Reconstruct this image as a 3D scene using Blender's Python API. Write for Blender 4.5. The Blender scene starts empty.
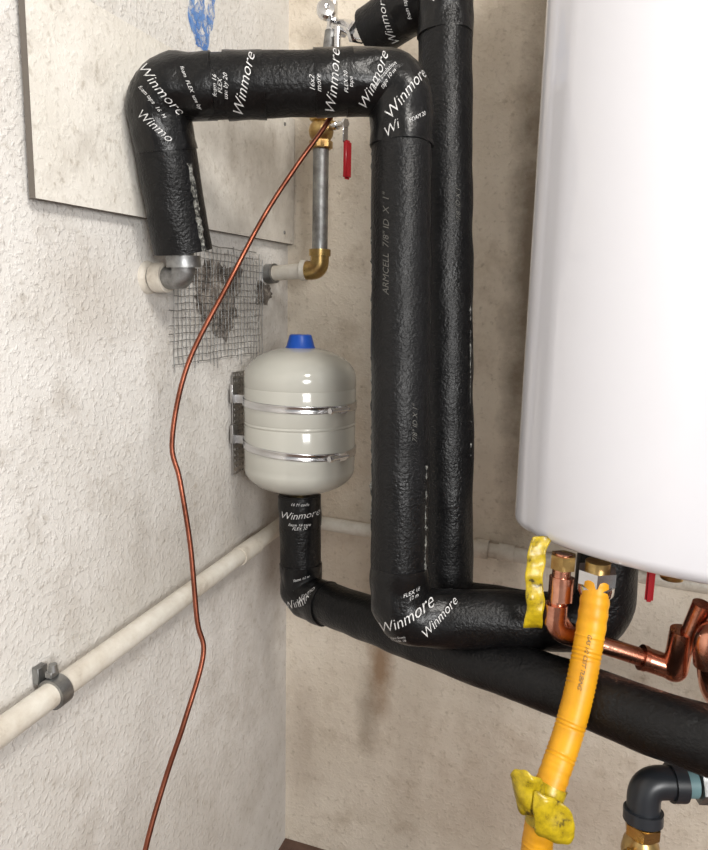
import bpy, bmesh, math, random
from mathutils import Vector, Matrix, noise
from mathutils.bvhtree import BVHTree
random.seed(7)
S=bpy.context.scene
S.view_settings.view_transform='Standard'
try: S.view_settings.look='None'
except Exception: pass
COL=bpy.context.collection
pi=math.pi
# ------------------------------------------------------------ materials
def newmat(name,base=(.5,.5,.5),rough=.5,metal=0,spec=.5,coat=0):
    m=bpy.data.materials.new(name); m.use_nodes=True
    b=m.node_tree.nodes['Principled BSDF']
    b.inputs['Base Color'].default_value=(*base,1); b.inputs['Roughness'].default_value=rough
    b.inputs['Metallic'].default_value=metal
    b.inputs['Specular IOR Level'].default_value=spec
    b.inputs['Coat Weight'].default_value=coat
    return m
class G:
    def __init__(s,m): s.nt=m.node_tree; s.b=s.nt.nodes['Principled BSDF']; s.tc=s.nt.nodes.new('ShaderNodeTexCoord').outputs['Object']
    def n(s,t,**k):
        o=s.nt.nodes.new(t)
        for a,v in k.items(): setattr(o,a,v)
        return o
    def l(s,a,b): s.nt.links.new(a,b)
    def noise(s,scale,detail=4,rough=.55,vec=None,dist=0):
        o=s.n('ShaderNodeTexNoise'); o.inputs['Scale'].default_value=scale; o.inputs['Detail'].default_value=detail
        o.inputs['Roughness'].default_value=rough; o.inputs['Distortion'].default_value=dist
        s.l(vec or s.tc,o.inputs['Vector']); return o.outputs['Fac']
    def ramp(s,fac,stops):
        o=s.n('ShaderNodeValToRGB'); e=o.color_ramp.elements
        while len(e)<len(stops): e.new(.5)
        for i,(p,c) in enumerate(stops):
            e[i].position=p; e[i].color=(*c,1) if len(c)==3 else c
        s.l(fac,o.inputs[0]); return o.outputs[0]
    def mix(s,fac,a,b,mode='MIX'):
        o=s.n('ShaderNodeMix',data_type='RGBA',blend_type=mode)
        for sock,v in ((o.inputs[0],fac),(o.inputs[6],a),(o.inputs[7],b)):
            if isinstance(v,(int,float)): sock.default_value=v
            elif isinstance(v,tuple): sock.default_value=(*v,1)
            else: s.l(v,sock)
        return o.outputs[2]
    def math(s,op,a,b=0):
        o=s.n('ShaderNodeMath',operation=op)
        for i,v in enumerate((a,b)):
            if isinstance(v,(int,float)): o.inputs[i].default_value=v
            else: s.l(v,o.inputs[i])
        return o.outputs[0]
    def bump(s,h,strength=.5,dist=.002):
        o=s.n('ShaderNodeBump'); o.inputs['Strength'].default_value=strength; o.inputs['Distance'].default_value=dist
        s.l(h,o.inputs['Height']); s.l(o.outputs[0],s.b.inputs['Normal']); return o
    def color(s,c): s.l(c,s.b.inputs['Base Color'])
    def roughness(s,c): s.l(c,s.b.inputs['Roughness'])

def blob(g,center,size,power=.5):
    """soft ellipsoidal mask for stains and painted shade in object space, broken up by noise"""
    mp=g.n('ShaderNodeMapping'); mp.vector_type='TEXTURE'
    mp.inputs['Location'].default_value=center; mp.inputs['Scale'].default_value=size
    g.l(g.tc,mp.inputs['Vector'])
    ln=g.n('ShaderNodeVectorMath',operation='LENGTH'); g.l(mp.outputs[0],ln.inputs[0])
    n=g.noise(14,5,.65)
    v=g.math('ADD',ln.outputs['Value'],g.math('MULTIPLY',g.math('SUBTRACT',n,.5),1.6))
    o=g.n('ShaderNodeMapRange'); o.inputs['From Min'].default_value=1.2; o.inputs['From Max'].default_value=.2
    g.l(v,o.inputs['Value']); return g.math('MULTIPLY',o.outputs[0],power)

def plaster(name,base,dark,stain,blobs,seed=0,bumpd=.004,strength=.6):
    m=newmat(name,base,.85,spec=.25); g=G(m)
    big=g.noise(2.3+seed,6,.65); mid=g.noise(10+seed,5,.7); grain=g.noise(120,3,.55); fine=g.noise(300,2,.6)
    c=g.mix(g.ramp(big,[(.40,(0,0,0)),(.68,(1,1,1))]),base,dark)
    c=g.mix(g.math('MULTIPLY',g.ramp(mid,[(.52,(0,0,0)),(.76,(1,1,1))]),.6),c,stain)
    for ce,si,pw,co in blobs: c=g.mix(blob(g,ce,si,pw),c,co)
    sp=g.ramp(g.noise(75,3,.6),[(.58,(0,0,0)),(.70,(1,1,1))])
    c=g.mix(g.math('MULTIPLY',sp,g.math('MULTIPLY',mid,.75)),c,(dark[0]*.5,dark[1]*.45,dark[2]*.38))
    g.color(c)
    dots=g.ramp(grain,[(.50,(0,0,0)),(.66,(1,1,1))])
    h=g.math('ADD',g.math('MULTIPLY',dots,.5),g.math('MULTIPLY',fine,.30))
    h=g.math('ADD',h,g.math('MULTIPLY',g.noise(20,3,.5),.8))
    g.bump(h,strength,bumpd); return m
M={}
M['wl']=plaster('plaster_left',(.80,.78,.75),(.67,.645,.605),(.44,.395,.34),
   [((0,-.26,1.20),(.2,.20,.11),.6,(.28,.25,.22)),((0,-.16,.80),(.3,.24,.42),.55,(.40,.36,.32)),((0,-.45,.78),(.3,.25,.12),.45,(.42,.38,.33)),  # tall blob behind the tank paints its soft shadow into the plaster
    ((0,-.5,.2),(.3,.9,.34),.5,(.46,.42,.37)),((0,-.60,1.2),(.3,.12,.08),.45,(.48,.43,.37)),((0,-.40,1.02),(.3,.08,.2),.3,(.44,.41,.37))],bumpd=.0030)
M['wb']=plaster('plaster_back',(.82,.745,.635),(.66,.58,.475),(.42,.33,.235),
   [((.225,0,.43),(.03,.2,.13),.9,(.34,.22,.13)),((.20,0,.30),(.03,.2,.12),.6,(.3,.24,.18)),((.49,0,1.3),(.04,.2,.6),.9,(.24,.19,.14)),((.24,0,1.3),(.03,.2,.5),.45,(.47,.37,.26)),  # tall narrow blob darkens the strip beside the heater
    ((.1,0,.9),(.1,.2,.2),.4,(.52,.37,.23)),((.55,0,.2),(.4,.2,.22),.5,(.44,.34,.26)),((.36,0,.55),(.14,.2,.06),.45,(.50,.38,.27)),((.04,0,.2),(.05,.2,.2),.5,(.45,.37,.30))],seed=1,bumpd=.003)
M['board']=plaster('board_paint',(.82,.79,.73),(.66,.625,.56),(.40,.355,.30),[((.0,-.14,1.42),(.3,.18,.14),.7,(.34,.30,.255)),((.0,-.45,1.36),(.3,.1,.05),.5,(.50,.455,.39))],seed=2,bumpd=.0018,strength=.5)  # blob at the corner end paints the insulated pipe's shadow onto the board
M['edge']=newmat('board_edge_shaded',(.16,.14,.12),.9)  # edges coloured dark to paint in a shadow outline, with some grime
M['ceil']=newmat('ceiling_paint',(.7,.69,.67),.9)
def mk_floor():
    m=newmat('floor_concrete',(.12,.07,.05),.8); g=G(m)
    g.color(g.ramp(g.noise(9,6,.7),[(.3,(.06,.03,.02)),(.7,(.2,.12,.09))])); g.bump(g.noise(60),.5,.003); return m
M['floor']=mk_floor()
def mk_foam():
    m=newmat('black_rubber_foam',(.006,.006,.006),.4,spec=.3); g=G(m)
    n1=g.noise(260,2,.5); n2=g.noise(130,3,.55); n3=g.noise(22,3)
    g.color(g.ramp(n2,[(.3,(.0025,.0025,.003)),(.75,(.007,.007,.0075))]))
    g.roughness(g.ramp(n3,[(.3,(.32,)*3),(.7,(.46,)*3)]))
    g.bump(g.math('ADD',n1,g.math('ADD',g.math('MULTIPLY',n2,1.2),g.math('MULTIPLY',n3,.8))),.6,.0011); return m
M['foam']=mk_foam()
def mk_tape():
    m=newmat('black_foam_tape',(.004,.004,.0045),.3,spec=.36); g=G(m)
    g.bump(g.math('ADD',g.noise(38,4,.6,dist=.8),g.math('MULTIPLY',g.noise(220,3),.35)),.55,.0026); return m
M['tape']=mk_tape()
def mk_ink():
    m=newmat('white_ink',(.5,.5,.5),.6); g=G(m)
    g.color(g.ramp(g.noise(300,3,.6),[(.34,(.20,.20,.20)),(.50,(.68,.68,.68))])); return m
M['ink']=mk_ink()
M['inkdim']=newmat('grey_ink',(.085,.083,.075),.6)
def mk_seam():
    m=newmat('torn_seam',(.3,.3,.28),.6); g=G(m)
    g.color(g.ramp(g.noise(160,4,.75),[(.42,(.010,.010,.010)),(.58,(.22,.22,.20)),(.7,(.55,.57,.53))])); return m
M['seam']=mk_seam()
M['white']=newmat('white_enamel',(.72,.72,.765),.08,spec=.5,coat=.5)
def mk_tank():
    m=newmat('tank_paint',(.52,.515,.465),.14,spec=.5,coat=.3); g=G(m)
    g.bump(g.noise(60,3),.05,.002); return m
M['tank']=mk_tank()
M['blue']=newmat('blue_plastic',(.012,.085,.46),.35)
M['steel']=newmat('stainless',(.72,.72,.73),.22,1)
M['chrome']=newmat('chrome',(.75,.75,.76),.12,1)
def metal(name,a,b,r0,r1,sc=35):
    m=newmat(name,a,.4,1); g=G(m)
    n=g.noise(sc,5,.65)
    g.color(g.ramp(n,[(.35,a),(.68,b)])); g.roughness(g.ramp(n,[(.3,(r0,)*3),(.7,(r1,)*3)])); g.bump(g.noise(180),.15,.001); return m
M['galv']=metal('galvanised',(.42,.43,.43),(.22,.215,.21),.35,.6)
M['plate']=metal('perforated_plate',(.60,.60,.61),(.38,.37,.36),.3,.5)
M['brass']=metal('brass',(.60,.43,.17),(.34,.20,.08),.22,.45)
M['copper']=metal('copper',(.80,.40,.28),(.42,.15,.09),.14,.32,28)
M['copd']=metal('copper_tube',(.34,.115,.07),(.15,.05,.03),.32,.5,20)
M['iron']=newmat('black_iron',(.018,.021,.026),.35,spec=.5)
M['teal']=newmat('thread_tape',(.16,.28,.30),.5)
M['red']=newmat('red_vinyl',(.40,.012,.02),.35)
def mk_white_pipe():
    m=newmat('aged_white_pvc',(.66,.64,.59),.42); g=G(m)
    g.color(g.ramp(g.noise(12,6,.7),[(.35,(.76,.73,.66)),(.56,(.62,.57,.49)),(.76,(.28,.225,.17))]))
    g.bump(g.noise(90,4),.3,.0015); return m
M['pvc']=mk_white_pipe()
def mk_hose():
    m=newmat('yellow_coating',(.75,.40,.012),.42); g=G(m)
    g.color(g.ramp(g.noise(25,5,.6),[(.35,(.78,.37,.006)),(.75,(.56,.24,.006))])); return m
M['yellow']=mk_hose()
def mk_tag():
    m=newmat('yellow_film',(.75,.60,.02),.3); g=G(m)
    g.color(g.ramp(g.noise(70,4,.7),[(.4,(.60,.44,.012)),(.58,(.42,.30,.010)),(.68,(.06,.045,.012))]))
    g.b.inputs['Transmission Weight'].default_value=.12; g.bump(g.noise(30,3),.5,.004); return m
M['tag']=mk_tag()
def mk_hole():
    m=newmat('exposed_mortar',(.09,.075,.065),.95); g=G(m)
    g.color(g.ramp(g.noise(45,6,.75),[(.35,(.04,.035,.031)),(.5,(.17,.145,.125)),(.66,(.46,.42,.37))])); g.bump(g.noise(50,6,.7),.9,.008); return m
M['hole']=mk_hole()
def mk_paint():
    m=newmat('blue_spray_paint',(.08,.24,.66),.85,spec=.2); g=G(m)
    g.color(g.ramp(g.noise(60,4,.7),[(.35,(.07,.22,.62)),(.7,(.22,.38,.68))]))
    g.l(g.ramp(g.noise(55,5,.75),[(.36,(0,0,0)),(.56,(.85,.85,.85))]),g.b.inputs['Alpha']); g.bump(g.noise(120,3),.6,.003); return m
M['paint']=mk_paint()
# ------------------------------------------------------------ mesh helpers
def obj(name,me,mat=None,parent=None,smooth=True):
    o=bpy.data.objects.new(name,me); COL.objects.link(o)
    if mat: me.materials.append(M[mat])
    if smooth:
        for p in me.polygons: p.use_smooth=True
    if parent: o.parent=parent
    return o
def empty(name):
    e=bpy.data.objects.new(name,None); e.empty_display_size=.05; COL.objects.link(e); return e
def auto(o,ang=35):
    bm=bmesh.new(); bm.from_mesh(o.data)
    for e in bm.edges:
        if len(e.link_faces)==2 and e.calc_face_angle(0)>math.radians(ang): e.smooth=False
    bm.to_mesh(o.data); bm.free(); return o
def fillet(pts,bend,n=10):
    pts=[Vector(p) for p in pts]
    if len(pts)<3 or bend<=0: return pts
    out=[pts[0]]
    for i in range(1,len(pts)-1):
        a,b,c=pts[i-1],pts[i],pts[i+1]
        d=min(bend,(a-b).length*.49,(c-b).length*.49)
        p0=b+(a-b).normalized()*d; p2=b+(c-b).normalized()*d
        for k in range(n+1):
            t=k/n
            q=p0*(1-t)**2+b*(2*t*(1-t))+p2*t*t
            out.append(q)
    out.append(pts[-1]); return out
def smooth_path(pts,sub=10):
    P=[Vector(p) for p in pts]; P=[P[0]*2-P[1]]+P+[P[-1]*2-P[-2]]; out=[]
    for i in range(1,len(P)-2):
        for k in range(sub):
            t=k/sub; a,b,c,d=P[i-1:i+3]
            out.append(.5*((2*b)+(c-a)*t+(2*a-5*b+4*c-d)*t*t+(3*b-a-3*c+d)*t**3))
    out.append(P[-2]); return out
def resample(pts,step):
    out=[pts[0]]
    for a,b in zip(pts,pts[1:]):
        L=(b-a).length
        if L<1e-6: continue
        n=max(1,int(L/step))
        for k in range(1,n+1): out.append(a.lerp(b,k/n))
    return out
def tube(name,pts,r,mat,parent=None,seg=32,step=.012,namp=0,nsc=30,rfun=None,caps=True):
    pts=resample([Vector(p) for p in pts],step)
    bm=bmesh.new(); rings=[]; 
    t=(pts[1]-pts[0]).normalized(); up=Vector((0,0,1)) if abs(t.z)<.9 else Vector((0,1,0))
    nx=t.cross(up).normalized(); dist=0
    for i,p in enumerate(pts):
        t=(pts[min(i+1,len(pts)-1)]-pts[max(i-1,0)]).normalized()
        nx=(nx-t*nx.dot(t)).normalized(); ny=t.cross(nx)
        if i: dist+=(p-pts[i-1]).length
        ring=[]
        for k in range(seg):
            a=2*pi*k/seg; rr=r if rfun is None else rfun(dist,a)
            dirv=nx*math.cos(a)+ny*math.sin(a)
            q=p+dirv*rr
            if namp: q=p+dirv*(rr+namp*noise.noise(q*nsc))
            ring.append(bm.verts.new(q))
        rings.append(ring)
    for A,B in zip(rings,rings[1:]):
        for k in range(seg): bm.faces.new((A[k],A[(k+1)%seg],B[(k+1)%seg],B[k]))
    if caps:
        for R_,fl in ((rings[0],True),(rings[-1],False)):
            f=bm.faces.new(R_[::-1] if fl else R_)
            q=bmesh.ops.inset_individual(bm,faces=[f],thickness=min(r*.12,.003))
    bmesh.ops.recalc_face_normals(bm,faces=bm.faces)
    me=bpy.data.meshes.new(name); bm.to_mesh(me); bm.free()
    return auto(obj(name,me,mat,parent),40)
def lathe(name,prof,origin,axis,mat,parent=None,seg=48,hexy=False):
    """prof: list of (radius, height along axis)"""
    axis=Vector(axis).normalized(); ref=Vector((0,0,1)) if abs(axis.z)<.9 else Vector((1,0,0))
    nx=axis.cross(ref).normalized(); ny=axis.cross(nx); o0=Vector(origin)
    if hexy: seg=6
    bm=bmesh.new(); rings=[]
    for r,h in prof:
        rings.append([bm.verts.new(o0+axis*h+(nx*math.cos(2*pi*k/seg)+ny*math.sin(2*pi*k/seg))*max(r,1e-5)) for k in range(seg)])
    for A,B in zip(rings,rings[1:]):
        for k in range(seg): bm.faces.new((A[k],A[(k+1)%seg],B[(k+1)%seg],B[k]))
    bm.faces.new(rings[0]); bm.faces.new(rings[-1])
    bmesh.ops.remove_doubles(bm,verts=bm.verts,dist=2e-5)
    bmesh.ops.recalc_face_normals(bm,faces=bm.faces)
    me=bpy.data.meshes.new(name); bm.to_mesh(me); bm.free()
    return auto(obj(name,me,mat,parent,smooth=not hexy),32)
def box(name,c,s,mat,parent=None,bev=.001,rot=None):
    bm=bmesh.new(); bmesh.ops.create_cube(bm,size=1)
    for v in bm.verts: v.co=Vector((v.co.x*s[0],v.co.y*s[1],v.co.z*s[2]))
    if bev: bmesh.ops.bevel(bm,geom=bm.edges[:],offset=bev,segments=3,affect='EDGES')
    if rot: bmesh.ops.rotate(bm,verts=bm.verts,cent=(0,0,0),matrix=rot)
    bmesh.ops.translate(bm,verts=bm.verts,vec=c)
    me=bpy.data.meshes.new(name); bm.to_mesh(me); bm.free()
    return auto(obj(name,me,mat,parent),40)
def surf_text(body,size,origin,axis,facing,phi,mat,parent,shear=.4,bold=0.0,h=.07,curl=0):
    """ink print laid onto the real surface of the parent's foam/tape meshes"""
    cu=bpy.data.curves.new('print','FONT'); cu.body=body; cu.size=size; cu.shear=shear; cu.align_x='CENTER'; cu.align_y='CENTER'; cu.offset=bold
    cu.resolution_u=2; cu.space_line=.9
    t=bpy.data.objects.new('print',cu); COL.objects.link(t)
    bpy.context.view_layer.update()
    me=bpy.data.meshes.new_from_object(t.evaluated_get(bpy.context.evaluated_depsgraph_get()))
    bpy.data.objects.remove(t); bm=bmesh.new(); bm.from_mesh(me)
    bmesh.ops.triangulate(bm,faces=bm.faces)
    for _ in range(2):
        lg=[e for e in bm.edges if e.calc_length()>size*.12]
        if lg: bmesh.ops.subdivide_edges(bm,edges=lg,cuts=1); bmesh.ops.triangulate(bm,faces=bm.faces)
    trees=[]
    for o in parent.children:
        if o.name.split('.')[0] in ('insulation','tape_elbow','tape_band','hose'):
            if o.name not in TREES:
                b2_=bmesh.new(); b2_.from_mesh(o.data); TREES[o.name]=BVHTree.FromBMesh(b2_); b2_.free()
            trees.append(TREES[o.name])
    ax=Vector(axis).normalized(); n=Vector(facing); n=(n-ax*n.dot(ax)).normalized(); up=n.cross(ax); O=Vector(origin)
    c,s=math.cos(phi),math.sin(phi); kill=[]
    for v in bm.verts:
        a=v.co.x*c-v.co.y*s; b=v.co.x*s+v.co.y*c+curl*a*a
        P=O+ax*a+up*b+n*h; best=None
        for tr in trees:
            hit=tr.ray_cast(P,-n,h+.02)
            if hit[0] is not None and (best is None or hit[3]<best[3]): best=hit
        if best is None or abs(best[1].dot(n))<.12: kill.append(v)
        else:
            nn=best[1] if best[1].dot(n)>0 else -best[1]
            v.co=best[0]+nn*.0007
    bmesh.ops.delete(bm,geom=kill,context='VERTS')
    bm.to_mesh(me); bm.free()
    return obj('print',me,mat,parent,smooth=False)
TREES={}
def ribbon(name,pts,w,wdir,mat,parent=None,wav=0,taper=None):
    pts=smooth_path(pts,6); bm=bmesh.new(); rows=[]
    wd=Vector(wdir).normalized()
    for i,p in enumerate(pts):
        f=i/(len(pts)-1)
        ww=w*(1+wav*math.sin(i*.9)); row=[]
        if taper: ww*=math.sqrt(max(.02,1-(abs(f-taper)/max(taper,1-taper))**4))
        for k in range(9):
            q=p+wd*ww*(k/8-.5); q=q+Vector((.3,1,0))*.006*noise.noise(q*55); row.append(bm.verts.new(q))
        rows.append(row)
    for A,B in zip(rows,rows[1:]):
        for k in range(8): bm.faces.new((A[k],A[k+1],B[k+1],B[k]))
    me=bpy.data.meshes.new(name); bm.to_mesh(me); bm.free()
    o=obj(name,me,mat,parent); md=o.modifiers.new('t','SOLIDIFY'); md.thickness=.0006; return o
# ------------------------------------------------------------ room
FZ=-.066
def slab(name,lo,hi,mat):
    c=[(a+b)/2 for a,b in zip(lo,hi)]; s=[b-a for a,b in zip(lo,hi)]
    return box(name,c,s,mat,bev=0)
slab('wall_left',(-.1,-3,FZ),(0,.1,2.4),'wl')
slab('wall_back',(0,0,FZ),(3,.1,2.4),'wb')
slab('floor',(-.1,-3,FZ-.1),(3,.1,FZ),'floor')
slab('ceiling',(-.1,-3,2.4),(3,.1,2.5),'ceil')
# board on the left wall, gap added behind it for a shadow line
bd=empty('painted_backing_board')
bm=bmesh.new()
cs=[(-.702,1.316),(-.004,1.331),(-.004,1.576),(-.702,1.556)]
f0=[bm.verts.new((.006,y,z)) for y,z in cs]; f1=[bm.verts.new((.015,y,z)) for y,z in cs]
bm.faces.new(f1)
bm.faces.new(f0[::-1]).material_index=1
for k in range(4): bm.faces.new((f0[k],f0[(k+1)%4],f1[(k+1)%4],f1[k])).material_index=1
bmesh.ops.recalc_face_normals(bm,faces=bm.faces)
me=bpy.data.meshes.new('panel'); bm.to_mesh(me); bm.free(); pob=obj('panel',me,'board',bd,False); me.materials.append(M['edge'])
for y,z in ((-.05,1.35),(-.05,1.555),(-.35,1.335)):
    lathe('screw',[(0,.0175),(.003,.017),(.004,.014),(.002,.0)],(0,y,z),(1,0,0),'galv',bd,16)
pm=empty('spray_paint_mark')
def strip_on_wall(name,yz,w,mat,parent,x=.0012):
    pts=smooth_path([(x,a,b) for a,b in yz],8); bm=bmesh.new(); prev=None
    for i,p in enumerate(pts):
        t=(pts[min(i+1,len(pts)-1)]-pts[max(i-1,0)]).normalized(); n=Vector((0,-t.z,t.y))
        ww=w*(.85+.9*noise.noise(p*50))
        row=[bm.verts.new(p+n*ww*.5),bm.verts.new(p-n*ww*.5)]
        if prev: bm.faces.new((prev[0],prev[1],row[1],row[0]))
        prev=row
    me=bpy.data.meshes.new(name); bm.to_mesh(me); bm.free(); return obj(name,me,mat,parent)
strip_on_wall('stroke',[(-.362,1.78),(-.354,1.69),(-.350,1.64),(-.333,1.600)],.022,'paint',pm)
strip_on_wall('stroke',[(-.290,1.78),(-.294,1.69),(-.302,1.64),(-.318,1.596)],.022,'paint',pm,.0016)
strip_on_wall('wash',[(-.325,1.70),(-.325,1.65),(-.325,1.60)],.045,'paint',pm,.0008)
# mortar hole + wire lath
wl=empty('wire_lath_patch')
def irregular(name,yc,zc,ry,rz,x,seed,parent,mat):
    bm=bmesh.new(); vs=[]
    for k in range(60):
        a=2*pi*k/60; rr=1+.6*noise.noise(Vector((math.cos(a)*1.7+seed,math.sin(a)*1.7,seed)))+.25*noise.noise(Vector((math.cos(a)*6+seed,math.sin(a)*6,seed)))
        vs.append(bm.verts.new((x-.001,yc+ry*rr*math.cos(a),zc+rz*rr*math.sin(a))))
    c=bm.verts.new((x+.002,yc,zc))
    for k in range(60): bm.faces.new((vs[k],vs[(k+1)%60],c))
    me=bpy.data.meshes.new(name); bm.to_mesh(me); bm.free(); return obj(name,me,mat,parent)
irregular('mortar_hole',-.285,1.222,.085,.062,.0025,3.1,wl,'hole')
irregular('mortar_edge',-.115,1.225,.035,.022,.0025,7.7,wl,'hole')
cu=bpy.data.curves.new('wires','CURVE'); cu.dimensions='3D'; cu.bevel_depth=.0006; cu.bevel_resolution=1
def wire(a,b,n=14,sd=0):
    sp=cu.splines.new('POLY'); sp.points.add(n)
    for i in range(n+1):
        p=Vector(a).lerp(Vector(b),i/n); p=p+Vector((.004+.003*noise.noise(p*25),.003*noise.noise(p*30+Vector((5,0,0))),.003*noise.noise(p*30)))
        sp.points[i].co=(*p,1)
nz=17; ny=26
for i in range(nz):
    z=1.112+i*.0118; j=random.uniform(-.014,.012); wire((0,-.425+j,z-.001),(0,-.125+random.uniform(-.025,.012) ,z+.002))
for i in range(ny):
    y=-.425+i*.0120; wire((0,y,1.108+random.uniform(-.012,.010)),(0,y,1.302+random.uniform(-.016,.004)))
wo=bpy.data.objects.new('wires',cu); cu.materials.append(M['galv']); COL.objects.link(wo); wo.parent=wl
# ------------------------------------------------------------ plastic pipes along the walls
pp=empty('plastic_pipe')
tube('run',[(.028,-2.9,.70),(.028,-.813,.731),(.028,-.03,.756)],.0155,'pvc',pp,24,.05)
tube('coupling',[(.028,-.205,.749),(.028,-.27,.747)],.0175,'pvc',pp,24)
lathe('clip_band',[(.0165,-.009),(.0195,-.009),(.0195,.009),(.0165,.009)],(.028,-.727,.7335),(0,1,.03),'galv',pp,24)
box('clip_foot',(.005,-.727,.752),(.010,.016,.022),'galv',pp); box('clip_ear',(.024,-.727,.757),(.010,.014,.008),'galv',pp)
lathe('clip_screw',[(0,.01),(.005,.009),(.006,0)],(.026,-.727,.760),(0,0,1),'galv',pp,12)
p2=empty('plastic_pipe')
tube('run',fillet([(.028,-.03,.756),(.028,-.026,.753),(.06,-.028,.75),(1.9,-.028,.69)],.012),.0145,'pvc',p2,24,.05)
tube('coupling',[(.425,-.028,.739),(.45,-.028,.738)],.019,'pvc',p2,24)
tube('coupling',[(.47,-.028,.737),(.50,-.028,.736)],.0175,'pvc',p2,24)
# ------------------------------------------------------------ insulated pipe A
RA=.0400; BD=.035
A=empty('insulated_pipe')
a0=Vector((.064,-.487,1.276)); a1=Vector((.058,-.534,1.476)); a2=Vector((.351,-.405,1.500)); a3=Vector((.386,-.457,.774)); a4=Vector((.655,-.392,.786)); a5=Vector((.657,-.384,.904))
pathA=fillet([a0,a1,a2,a3,a4,a5],BD,10)
tube('insulation',pathA,RA,'foam',A,40,.012,.0022,22)
tube('inner_pipe_end',[a0+Vector((0,.003,-.02)),a0+Vector((0,0,.02))],.014,'galv',A,20)
CAM=Vector((.615,-1.331,1.2))
def tapewrap(name,a,b,c,L,par,r,L2=None):
    L2=L if L2 is None else L2
    p=fillet([b+(a-b).normalized()*L,b,b+(c-b).normalized()*L2],BD,10)
    tube(name,p,r+.0014,'tape',par,48,.006,.0036,36)
tapewrap('tape_elbow',a0,a1,a2,.075,A,RA,.075)
tapewrap('tape_elbow',a1,a2,a3,.075,A,RA,.085)
tapewrap('tape_elbow',a2,a3,a4,.075,A,RA,.075)
def band(name,a,b,t,w,par,r):
    d=(b-a).normalized(); p=a.lerp(b,t); tube(name,[p-d*w/2,p+d*w/2],r+.0016,'tape',par,48,.006,.0018,34)
band('tape_band',a1,a2,.36,.05,A,RA); band('tape_band',a1,a2,.72,.05,A,RA)
W='Winmore'
def T(body,size,p,axis,phi,par,mat='ink',yawoff=0,bold=0.0,curl=0):
    if mat=='ink': bold=-size*.008 if size>.012 else 0
    ax=Vector(axis).normalized(); fc=CAM-Vector(p); fc=fc-ax*fc.dot(ax)
    fc=Matrix.Rotation(yawoff,3,ax)@fc
    surf_text(body,size,p,axis,fc,math.radians(phi),mat,par,bold=bold,curl=curl)
dA=(a2-a1).normalized(); dv=Vector((0,0,1)); vA=(a2-a3).normalized(); dB=(a4-a3).normalized()
T(W,.018,a1+dA*.012,dA,-52,A); T('foam tape  16  M',.0065,a1+Vector((-.005,0,-.025)),dv,-140,A)
T('Winmo',.016,a1+Vector((.004,0,-.052)),dv,-128,A,yawoff=-.2); T('foam  FLEX  use by',.0065,a1+dA*.05,dA,-70,A)
T(W,.019,a1.lerp(a2,.36),dA,72,A); T('foam 16\nFLEX\nuse by 20',.0075,a1.lerp(a2,.27),dA,85,A)
T(W,.019,a1.lerp(a2,.71),dA,82,A); T('16x2\nmore',.009,a1.lerp(a2,.64),dA,90,A); T('FLEX 20\ntape',.007,a1.lerp(a2,.77),dA,90,A)
T('Winmore',.018,a1.lerp(a2,.87),dA,64,A)
T('Winmore',.020,a2+vA*-.030,vA,-38,A,yawoff=.15); T('foam insulation\ntape 10 m',.0065,a2+vA*-.012,vA,-40,A,yawoff=-.45)
T('Wi',.018,a2+vA*-.075,vA,-60,A,yawoff=-.35); T('FOAM 20',.007,a2+vA*-.06,vA,-60,A,yawoff=.5)
T(W,.022,a3+vA*.012+dB*.008,vA,-58,A); T(W,.017,a3+dB*.055,dB,48,A); T('FLEX 16\n10 m',.0075,a3+vA*.045,vA,-70,A,yawoff=.45)
T('for pipe foam\nuse code 16',.0065,a3+vA*-.022,vA,-68,A,yawoff=-.2)
T('ARMCELL  7/8" ID  X  1"',.0125,a2.lerp(a3,.30),vA,0,A,'inkdim',yawoff=-.50)
T('7/8" ID X 1"',.010,a2.lerp(a3,.62),vA,0,A,'inkdim',yawoff=.5)
def seam(par,a,b,side,r,w=.0035):
    d=(b-a).normalized(); s=Vector(side); s=(s-d*s.dot(d)).normalized()
    tube('seam',[a+s*(r+.0005),b+s*(r+.0005)],w,'seam',par,8,.004,.003,160)
seam(A,a0+Vector((0,0,.0)),a0.lerp(a1,.55),(1,-.25,0),RA-.001,.0040)
seam(A,a2.lerp(a3,.12),a2.lerp(a3,.9),(-.95,-.42,0),RA-.001,.0007)
seam(A,a2.lerp(a3,.70),a2.lerp(a3,.9),(.98,-.22,0),RA-.001,.0012)
st=empty('pipe_stub')
tube('elbow',fillet([(-.005,-.480,1.240),(.062,-.485,1.240),(.064,-.487,1.262)],.022),.0165,'galv',st,24,.012,.002,50)
tube('collar',[(.014,-.481,1.240),(.034,-.482,1.240)],.021,'pvc',st,24)
lathe('flange',[(.0,0),(.024,0),(.022,.005),(.018,.008)],(0,-.480,1.240),(1,0,0),'pvc',st,24)
tube('end_ring',[(.064,-.486,1.254),(.064,-.487,1.270)],.024,'galv',st,24)
# ------------------------------------------------------------ insulated pipe B
B=empty('insulated_pipe')
b0=Vector((.240,-.205,1.640)); b1=Vector((.369,-.250,1.682)); b2=Vector((.428,-.316,.742)); b3=Vector((.60,-.30,.735))
pathB=fillet([b0,b1,b2,b3],BD,10)
tube('insulation',pathB,RA,'foam',B,40,.012,.0022,22)
tapewrap('tape_elbow',b0,b1,b2,.08,B,RA,.08)
dBb=(b1-b0).normalized(); vB=(b1-b2).normalized()
T(W,.018,b0+dBb*.050,dBb,80,B); T('foam tape',.008,b0+dBb*.090,dBb,75,B); T(W,.018,b1-vB*.02,vB,-40,B)
T('7/8" ID X 1"',.010,b1.lerp(b2,.35),vB,0,B,'inkdim',yawoff=.45)
seam(B,b1.lerp(b2,.50),b1.lerp(b2,.75),(.96,-.28,0),RA-.001,.0008)
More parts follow.
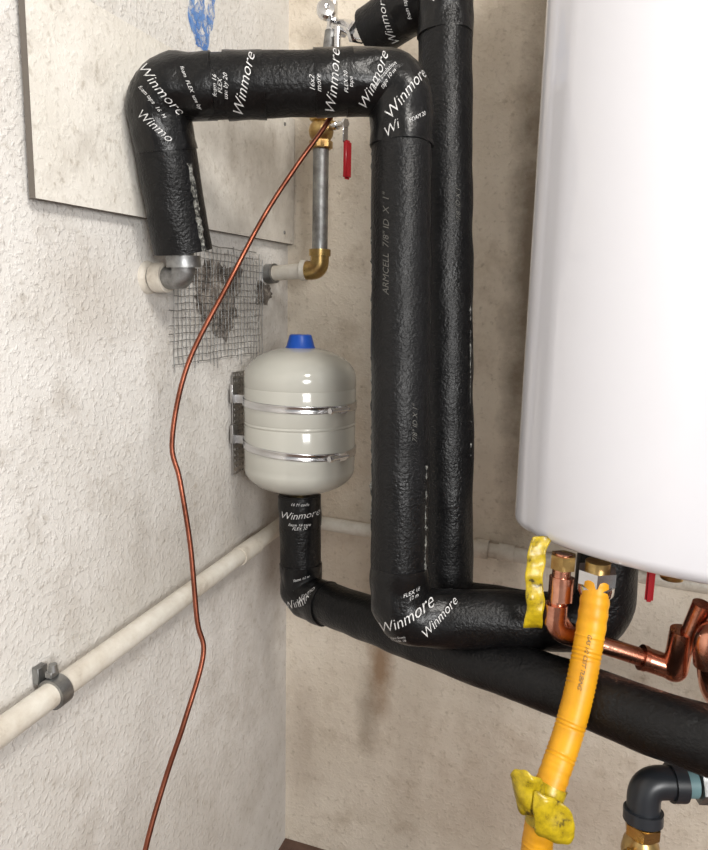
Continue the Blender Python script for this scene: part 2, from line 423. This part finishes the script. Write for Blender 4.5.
# ------------------------------------------------------------ insulated pipe C (from the tank)
RC=.0375
Cc=empty('insulated_pipe')
c0=Vector((.131,-.228,.868)); c1=Vector((.139,-.236,.678)); c2=Vector((.765,-.560,.742)); c3=Vector((1.15,-.66,.77))
tube('insulation',fillet([c0,c1,c2,c3],BD,10),RC,'foam',Cc,40,.012,.0022,22)
tapewrap('tape_elbow',c0,c1,c2,.06,Cc,RC,.075)
band('tape_band',c0,c1,.16,.055,Cc,RC)
dC=(c2-c1).normalized()
T(W,.018,c0+Vector((0,0,-.030)),dv,-85,Cc); T('foam 16 tape\nFLEX 20',.0075,c0+Vector((0,0,-.050)),dv,-90,Cc); T('16 M code',.0075,c0+Vector((0,0,-.010)),dv,-90,Cc)
T(W,.019,c1+Vector((-.002,0,.010)),dv,-48,Cc); T('foam 10 m',.007,c1+Vector((0,0,.045)),dv,-75,Cc); T('Winmo',.015,c1+dC*.052,dC,50,Cc)
# ------------------------------------------------------------ expansion tank
TK=empty('expansion_tank'); tx,ty=.128,-.222; TR=.100
prof=[]
for k in range(18):
    a=pi/2*k/17; prof.append((TR*math.sin(a)**.92,1.079+.055*math.cos(a)))
prof+=[(TR,1.066),(TR-.0006,1.064),(TR,1.062),(TR,1.006),(TR-.0010,1.003),(TR+.0003,1.000),(TR-.0010,.997),(TR,.994),(TR,.926),(TR-.0006,.923)]
for k in range(18):
    a=pi/2*k/17; prof.append((TR*math.cos(a)**.9,.918-.047*math.sin(a)))
lathe('tank_body',prof,(tx,ty,0),(0,0,1),'tank',TK,72)
lathe('blue_cap',[(.0,1.1555),(.0175,1.1555),(.0195,1.154),(.0250,1.1345),(.0265,1.133),(.0265,1.124)],(tx,ty,0),(0,0,1),'blue',TK,32)
lathe('connection',[(.02,.880),(.02,.869),(.0,.869)],(tx,ty,0),(0,0,1),'brass',TK,24)
def clampband(z,tilt):
    N=96; bm=bmesh.new(); rows=[]
    for k in range(N):
        a=2*pi*k/N
        row=[]
        for dr,dz in ((.0006,-.0065),(.0022,-.0060),(.0022,-.0042),(.0016,-.0036),(.0016,.0036),(.0022,.0042),(.0022,.0060),(.0006,.0065)):
            r_=TR+dr; x=tx+r_*math.cos(a); y=ty+r_*math.sin(a)
            row.append(bm.verts.new((x,y,z+dz+tilt*(x-tx))))
        rows.append(row)
    for i in range(N):
        A_,B_=rows[i],rows[(i+1)%N]
        for k in range(7): bm.faces.new((A_[k],B_[k],B_[k+1],A_[k+1]))
    bmesh.ops.recalc_face_normals(bm,faces=bm.faces)
    me=bpy.data.meshes.new('clamp_band'); bm.to_mesh(me); bm.free(); obj('clamp_band',me,'steel',TK)
    a=math.radians(-24); n=Vector((math.cos(a),math.sin(a),0)); t=Vector((-math.sin(a),math.cos(a),0))
    c=Vector((tx,ty,z+tilt*.09))+n*(TR+.006); rot=Matrix.Rotation(a,3,'Z')
    box('worm_housing',c,(.009,.018,.013),'steel',TK,.0015,rot)
    tube('worm_screw',[c-t*.026+n*.002,c+t*.012+n*.002],.0042,'steel',TK,16,.002,rfun=lambda d,a_:.0040+.0004*math.sin(d*5000))
    lathe('screw_head',[(.0,0),(.0056,0),(.0060,.0015),(.0060,.006),(.0,.0075)],c-t*.032+n*.002,t,'steel',TK,hexy=True)
    zz=z-tilt*TR
    box('bracket_arm',(.022,ty-.030,zz),(.036,.0022,.015),'plate',TK,.0006)
    box('bracket_pad',(.012,ty-.034,zz+.010),(.006,.016,.034),'plate',TK,.001)
clampband(1.036,-.02); clampband(.958,-.06)
def perf_rail(name,x,yc,w,z0,z1,par):
    bm=bmesh.new(); nr=int((z1-z0)/.010); nc=max(1,int(w/.010)); hw=.0031
    hs=(z1-z0)/nr; ws=w/nc
    for i in range(nr):
        for j in range(nc):
            zc=z0+hs*(i+.5); y=yc-w/2+ws*(j+.5); o=[];n_=[]
            for k in range(12):
                a=2*pi*k/12+pi/12; ca,sa=math.cos(a),math.sin(a); m_=max(abs(ca),abs(sa))
                o.append(bm.verts.new((x,y+ca/m_*ws/2,zc+sa/m_*hs/2))); n_.append(bm.verts.new((x,y+ca*hw,zc+sa*hw)))
            for k in range(12): bm.faces.new((o[k],o[(k+1)%12],n_[(k+1)%12],n_[k]))
    me=bpy.data.meshes.new(name); bm.to_mesh(me); bm.free(); o_=obj(name,me,'plate',par,False)
    md=o_.modifiers.new('s','SOLIDIFY'); md.thickness=.0018; return o_
perf_rail('mounting_rail',.008,-.226,.05,.895,1.085,TK)
# ------------------------------------------------------------ riser with ball valve
V=empty('ball_valve_riser')
vx,vy=.120,-.118
tube('wall_nipple',[(-.005,-.101,1.266),(vx-.02,vy,1.272)],.0145,'pvc',V,24,.01,.001,60)
tube('wall_coupling',[(.004,-.102,1.266),(.022,-.105,1.267)],.019,'galv',V,24)
tube('brass_elbow',fillet([(vx-.034,vy,1.272),(vx,vy,1.272),(vx,vy,1.306)],.022),.0175,'brass',V,28)
tube('elbow_lip',[(vx,vy,1.298),(vx,vy,1.310)],.0205,'brass',V,28); tube('elbow_lip',[(vx-.036,vy,1.272),(vx-.026,vy,1.272)],.0195,'pvc',V,28)
tube('steel_riser',[(vx,vy,1.30),(vx,vy,1.495)],.0145,'galv',V,28)
lathe('valve_body',[(0,0),(.018,0),(.019,.003),(.019,.012),(.016,.014),(.021,.022),(.023,.031),(.021,.040),(.016,.047),(.019,.049),(.019,.061),(.018,.063),(0,.063)],(vx,vy,1.488),(0,0,1),'brass',V,32)
lathe('lower_nut',[(0,0),(.0215,0),(.0215,.012),(0,.012)],(vx,vy,1.490),(0,0,1),'brass',V,hexy=True)
lathe('upper_nut',[(0,0),(.0215,0),(.0215,.012),(0,.012)],(vx,vy,1.537),(0,0,1),'brass',V,hexy=True)
lathe('valve_stem',[(0,.0),(.008,0),(.008,.026),(.005,.028),(.005,.044),(0,.044)],(vx+.012,vy,1.525),(.9,-.4,0),'chrome',V,20)
lathe('stem_nut',[(0,0),(.008,0),(.008,.006),(0,.006)],(vx+.050,vy-.0165,1.525),(.9,-.4,0),'chrome',V,hexy=True)
rz=Matrix.Rotation(math.radians(-24),3,'Z')
box('lever_arm',(vx+.053,vy-.017,1.511),(.0025,.013,.036),'chrome',V,.0008,rz)
box('lever_grip',(vx+.058,vy-.018,1.463),(.010,.018,.066),'red',V,.004,rz)
tube('upper_riser',[(vx,vy,1.545),(vx+.012,vy+.015,1.690)],.0125,'galv',V,24)
GC=empty('gauge_cock')
g0=Vector((.134,-.100,1.690))
lathe('cock_body',[(0,-.012),(.014,-.012),(.015,0),(.012,.01),(.012,.02),(.007,.026),(.007,.05),(0,.05)],g0,(0,0,1),'chrome',GC,28)
lathe('knob',[(0,-.004),(.014,-.004),(.0175,0),(.0175,.008),(.014,.012),(.006,.013),(0,.010)],g0+Vector((-.008,-.016,.030)),(.45,-.9,.15),'chrome',GC,28)
lathe('side_nut',[(0,0),(.015,0),(.015,.014),(0,.014)],g0+Vector((.012,-.004,.004)),(.7,-.6,-.3),'chrome',GC,hexy=True)
tube('cock_arm',smooth_path([g0+Vector((.008,-.004,.006)),(.17,-.128,1.685),(.205,-.165,1.658),(.238,-.200,1.643)],6),.0125,'chrome',GC,20)
lathe('arm_nut',[(0,0),(.018,0),(.018,.014),(0,.014)],(.196,-.155,1.664),(.6,-.65,-.3),'chrome',GC,hexy=True)
tube('gauge_stem',[g0+Vector((.02,-.03,-.005)),g0+Vector((.02,-.03,-.08))],.006,'chrome',GC,16)
# ------------------------------------------------------------ thin copper tube
CT=empty('copper_capillary_tube')
cp=[(.250,-.385,1.50),(.245,-.392,1.464),(.207,-.418,1.398),(.169,-.443,1.328),(.143,-.502,1.230),(.111,-.553,1.124),(.099,-.575,1.025),(.113,-.580,.973),(.132,-.588,.889),(.148,-.600,.791),(.159,-.604,.746),(.153,-.641,.672),(.140,-.669,.602),(.134,-.705,.529),(.128,-.74,.42),(.13,-.76,.2),(.14,-.78,-.062)]
tube('tube',smooth_path(cp,8),.0034,'copd',CT,12,.01)
# ------------------------------------------------------------ wall hung water heater
H=empty('water_heater')
def boiler():
    x0,x1,yb,ys=.530,1.07,-.004,-.42
    R_=.345; cx=.80; cy=ys-.13+R_
    a_s=math.atan2(ys-cy,x0-cx); a_e=math.atan2(ys-cy,x1-cx)
    arc=[(cx+R_*math.cos(a_s+(a_e-a_s)*k/40),cy+R_*math.sin(a_s+(a_e-a_s)*k/40)) for k in range(1,40)]
    def corner(p,a,b,r=.028):
        return [tuple(q)[:2] for q in fillet([(*a,0),(*p,0),(*b,0)],r,8)[1:-1]]
    P=[(x0,yb)]+[(x0,yb+(ys-yb)*k/12) for k in range(1,12)]
    P+=corner((x0,ys),(x0,-.2),arc[8]); 
    P+=[q for q in arc if math.dist(q,(x0,ys))>.045 and math.dist(q,(x1,ys))>.045]
    P+=corner((x1,ys),arc[-9],(x1,-.2))
    P+=[(x1,ys+(yb-ys)*k/12) for k in range(1,12)]+[(x1,yb)]
    n=len(P); N=[]
    for i in range(n):
        a=Vector(P[i-1] if i else P[i]); b=Vector(P[(i+1)%n] if i<n-1 else P[i]); t=(b-a).normalized(); N.append(Vector((-t.y,t.x)))
    z0,z1,BR=.910,1.86,.019
    rings=[]; bm=bmesh.new()
    lv=[(z0+BR*(1-math.cos(pi/2*k/8)),BR*(1-math.sin(pi/2*k/8))) for k in range(9)]
    up=[(z1-(z-z0),i_) for z,i_ in lv[::-1]]
    mids=[(z0+BR+(z1-z0-2*BR)*k/10,0) for k in range(1,10)]
    for z,ins in lv+mids+up:
        rings.append([bm.verts.new((P[i][0]+N[i].x*ins,P[i][1]+(N[i].y*ins if 0<i<n-1 else 0),z)) for i in range(n)])
    for A_,B_ in zip(rings,rings[1:]):
        for k in range(n): bm.faces.new((A_[k],A_[(k+1)%n],B_[(k+1)%n],B_[k]))
    bm.faces.new(rings[0]); bm.faces.new(rings[-1])
    bmesh.ops.recalc_face_normals(bm,faces=bm.faces)
    me=bpy.data.meshes.new('casing'); bm.to_mesh(me); bm.free(); auto(obj('casing',me,'white',H),50)
boiler()
box('base_plate',(.80,-.22,.907),(.46,.36,.008),'galv',H)
# ------------------------------------------------------------ copper pipework below the heater
K=empty('copper_pipe')
k0=Vector((.600,-.470,.903)); k1=Vector((.596,-.482,.806)); k2=Vector((.724,-.448,.768)); k3=Vector((.762,-.468,.862))
tube('riser',fillet([k0,k1,k2,(.742,-.452,.764),k3],.035),.0115,'copper',K,24,.008)
lathe('brass_nut',[(0,0),(.0165,0),(.0165,.018),(0,.018)],k0+Vector((0,0,-.019)),(0,0,1),'brass',K,hexy=True)
tube('union',[k0+Vector((0,-.002,-.030)),k0+Vector((0,-.006,-.060))],.0155,'copper',K,24)
tube('elbow_fitting',fillet([k1+Vector((0,.001,.034)),k1,k1+(k2-k1).normalized()*.036],.026),.0145,'copper',K,24,.006)
tube('elbow_fitting',fillet([k2-(k2-k1).normalized()*.022,k2+Vector((.012,0,-.003)),Vector((.742,-.4535,.764)),k3-(k3-k2).normalized()*.045],.024),.0150,'copper',K,24,.006)
tube('lip',[k2-(k2-k1).normalized()*.024,k2-(k2-k1).normalized()*.018],.0165,'copper',K,24)
K2=empty('copper_pipe')
tube('riser',fillet([(.80,-.40,.903),(.80,-.46,.84),(.765,-.50,.835),(.775,-.49,.77),(.80,-.44,.72)],.022),.0125,'copper',K2,24,.006)
tube('elbow_fitting',fillet([(.80,-.452,.85),(.80,-.46,.84),(.765,-.50,.835),(.770,-.496,.80)],.02),.0160,'copper',K2,24,.006)
RH=empty('isolation_valve')
lathe('valve_body',[(0,0),(.014,0),(.016,.01),(.014,.041),(0,.041)],(.735,-.395,.862),(0,0,1),'brass',RH,24)
lathe('stem',[(0,0),(.005,0),(.005,.03),(0,.03)],(.735,-.405,.88),(-.6,-1,0),'brass',RH,16)
box('red_handle',(.706,-.436,.868),(.010,.006,.052),'red',RH,.0025)
# ------------------------------------------------------------ gas hose
GH=empty('gas_hose')
hp=[(.641,-.488,.886),(.640,-.498,.85),(.637,-.511,.810),(.631,-.534,.762),(.622,-.556,.716),(.610,-.582,.676),(.602,-.598,.648),(.597,-.608,.590),(.598,-.612,.50),(.60,-.606,.30),(.60,-.60,.0),(.60,-.60,-.066)]
tube('hose',smooth_path(hp,10),.0175,'yellow',GH,28,.0022,rfun=lambda d,a:.0172+.0005*math.sin(d*2*pi/.0055))
lathe('hex_nut',[(0,0),(.0245,0),(.0245,.017),(0,.017)],(.641,-.484,.877),(0,.0,1),'chrome',GH,hexy=True)
lathe('ferrule',[(.0,0),(.0205,0),(.0215,.002),(.0215,.012),(.018,.014),(0,.014)],(.641,-.486,.864),(0,-.1,1),'chrome',GH,28)
lathe('tail',[(.0,0),(.015,0),(.015,.013),(0,.013)],(.641,-.482,.890),(0,0,1),'brass',GH,28)
surf_text('GAS 1/2 CSST TUBING',.0065,(.634,-.522,.79),(-.012,-.045,-.09),CAM-Vector((.634,-.522,.79)),0,'inkdim',GH,bold=0)
TG=empty('hanging_yellow_tag')
ribbon('tag',[(.573,-.472,.922),(.568,-.478,.903),(.567,-.488,.865),(.571,-.492,.838),(.569,-.490,.806)],.023,(1,.3,0),'tag',TG,.03)
TF=empty('yellow_tape_flag')
ribbon('flag',[(.604,-.616,.664),(.592,-.622,.670),(.580,-.622,.671),(.571,-.616,.666),(.566,-.610,.662)],.056,(-.25,0,1),'tag',TF,.03,.3)
ribbon('flag_lower',[(.592,-.626,.655),(.604,-.628,.652),(.622,-.622,.645),(.636,-.614,.640)],.050,(-.1,.1,1),'tag',TF,.03,.4)
tube('tape_wrap',[(.6075,-.588,.666),(.602,-.598,.648),(.600,-.603,.625)],.0190,'tag',TF,24,.004,.001,90)
# ------------------------------------------------------------ iron elbow and gas valve
IG=empty('gas_shutoff_valve'); dx=Vector((-.014,0,0))
tube('iron_elbow',fillet([Vector((.768,-.514,.655))+dx,Vector((.725,-.530,.655))+dx,Vector((.727,-.537,.612))+dx],.03),.0190,'iron',IG,28)
tube('iron_rim',[Vector((.754,-.519,.655))+dx,Vector((.768,-.514,.655))+dx],.0225,'iron',IG,28); tube('iron_rim',[Vector((.7265,-.536,.624))+dx,Vector((.727,-.538,.611))+dx],.0225,'iron',IG,28)
tube('thread_tape',[Vector((.766,-.515,.655))+dx,Vector((.782,-.510,.655))+dx],.0165,'teal',IG,24)
lathe('union_nut',[(0,0),(.023,0),(.023,.02),(0,.02)],Vector((.784,-.509,.655))+dx,(1,.3,0),'galv',IG,hexy=True)
tube('iron_supply',[(.775,-.512,.655),(1.3,-.42,.66)],.0150,'galv',IG,24,.05)
vb=Vector((.713,-.541,.527))
lathe('brass_valve',[(0,0),(.016,0),(.018,.004),(.018,.018),(.0145,.022),(.020,.034),(.022,.045),(.020,.058),(.015,.066),(.018,.069),(.018,.085),(.0,.085)],vb,(0,0,1),'brass',IG,32)
lathe('hex',[(0,0),(.021,0),(.021,.013),(0,.013)],vb+Vector((0,0,.071)),(0,0,1),'brass',IG,hexy=True)
lathe('hex',[(0,0),(.021,0),(.021,.013),(0,.013)],vb,(0,0,1),'brass',IG,hexy=True)
box('tee_handle',vb+Vector((-.015,-.027,.045)),(.010,.018,.036),'brass',IG,.003)
tube('drop_pipe',[vb,vb+Vector((0,-.004,-.3)),Vector((.713,-.545,-.066))],.014,'iron',IG,20,.05)
# ------------------------------------------------------------ lights
def area(name,loc,target,size,power,col=(1,1,1)):
    l=bpy.data.lights.new(name,'AREA'); l.shape='RECTANGLE'; l.size=size[0]; l.size_y=size[1]; l.energy=power; l.color=col
    o=bpy.data.objects.new(name,l); COL.objects.link(o); o.location=loc
    o.rotation_euler=(Vector(target)-Vector(loc)).to_track_quat('-Z','Y').to_euler(); return o
area('overhead_fill',(1.25,-1.35,2.34),(.6,-.6,0),(.5,.35),24,(1,.96,.90))  # unseen area light added overhead to fill the room
area('key_right',(1.9,-2.6,1.45),(.2,-.2,.9),(.7,.7),42,(1,.99,.97))  # unseen key light from the right front, direction set by the cast shadows
w=bpy.data.worlds.new('w'); S.world=w; w.use_nodes=True
wn=w.node_tree; bg=wn.nodes['Background']
tc=wn.nodes.new('ShaderNodeTexCoord'); sx=wn.nodes.new('ShaderNodeSeparateXYZ'); rp=wn.nodes.new('ShaderNodeValToRGB')
wn.links.new(tc.outputs['Generated'],sx.inputs[0]); wn.links.new(sx.outputs['Z'],rp.inputs[0]); wn.links.new(rp.outputs[0],bg.inputs[0])
e=rp.color_ramp.elements; e[0].position=0; e[0].color=(.62,.60,.58,1); e[1].position=.35; e[1].color=(.99,.99,1,1)
bg.inputs[1].default_value=.56
# ------------------------------------------------------------ camera
cam=bpy.data.cameras.new('camera'); co=bpy.data.objects.new('camera',cam); COL.objects.link(co)
yaw=math.radians(19.1); p=math.radians(9.6); r=math.radians(1.2)
F=Vector((-math.sin(yaw)*math.cos(p), math.cos(yaw)*math.cos(p), -math.sin(p)))
R0=Vector((math.cos(yaw), math.sin(yaw),0)); U0=R0.cross(F)
R=R0*math.cos(r)+U0*math.sin(r); U=U0*math.cos(r)-R0*math.sin(r)
mt=Matrix((R,U,-F)).transposed().to_4x4(); mt.translation=CAM; co.matrix_world=mt
cam.sensor_width=36; cam.lens=36*680/850; cam.clip_start=.01
S.camera=co
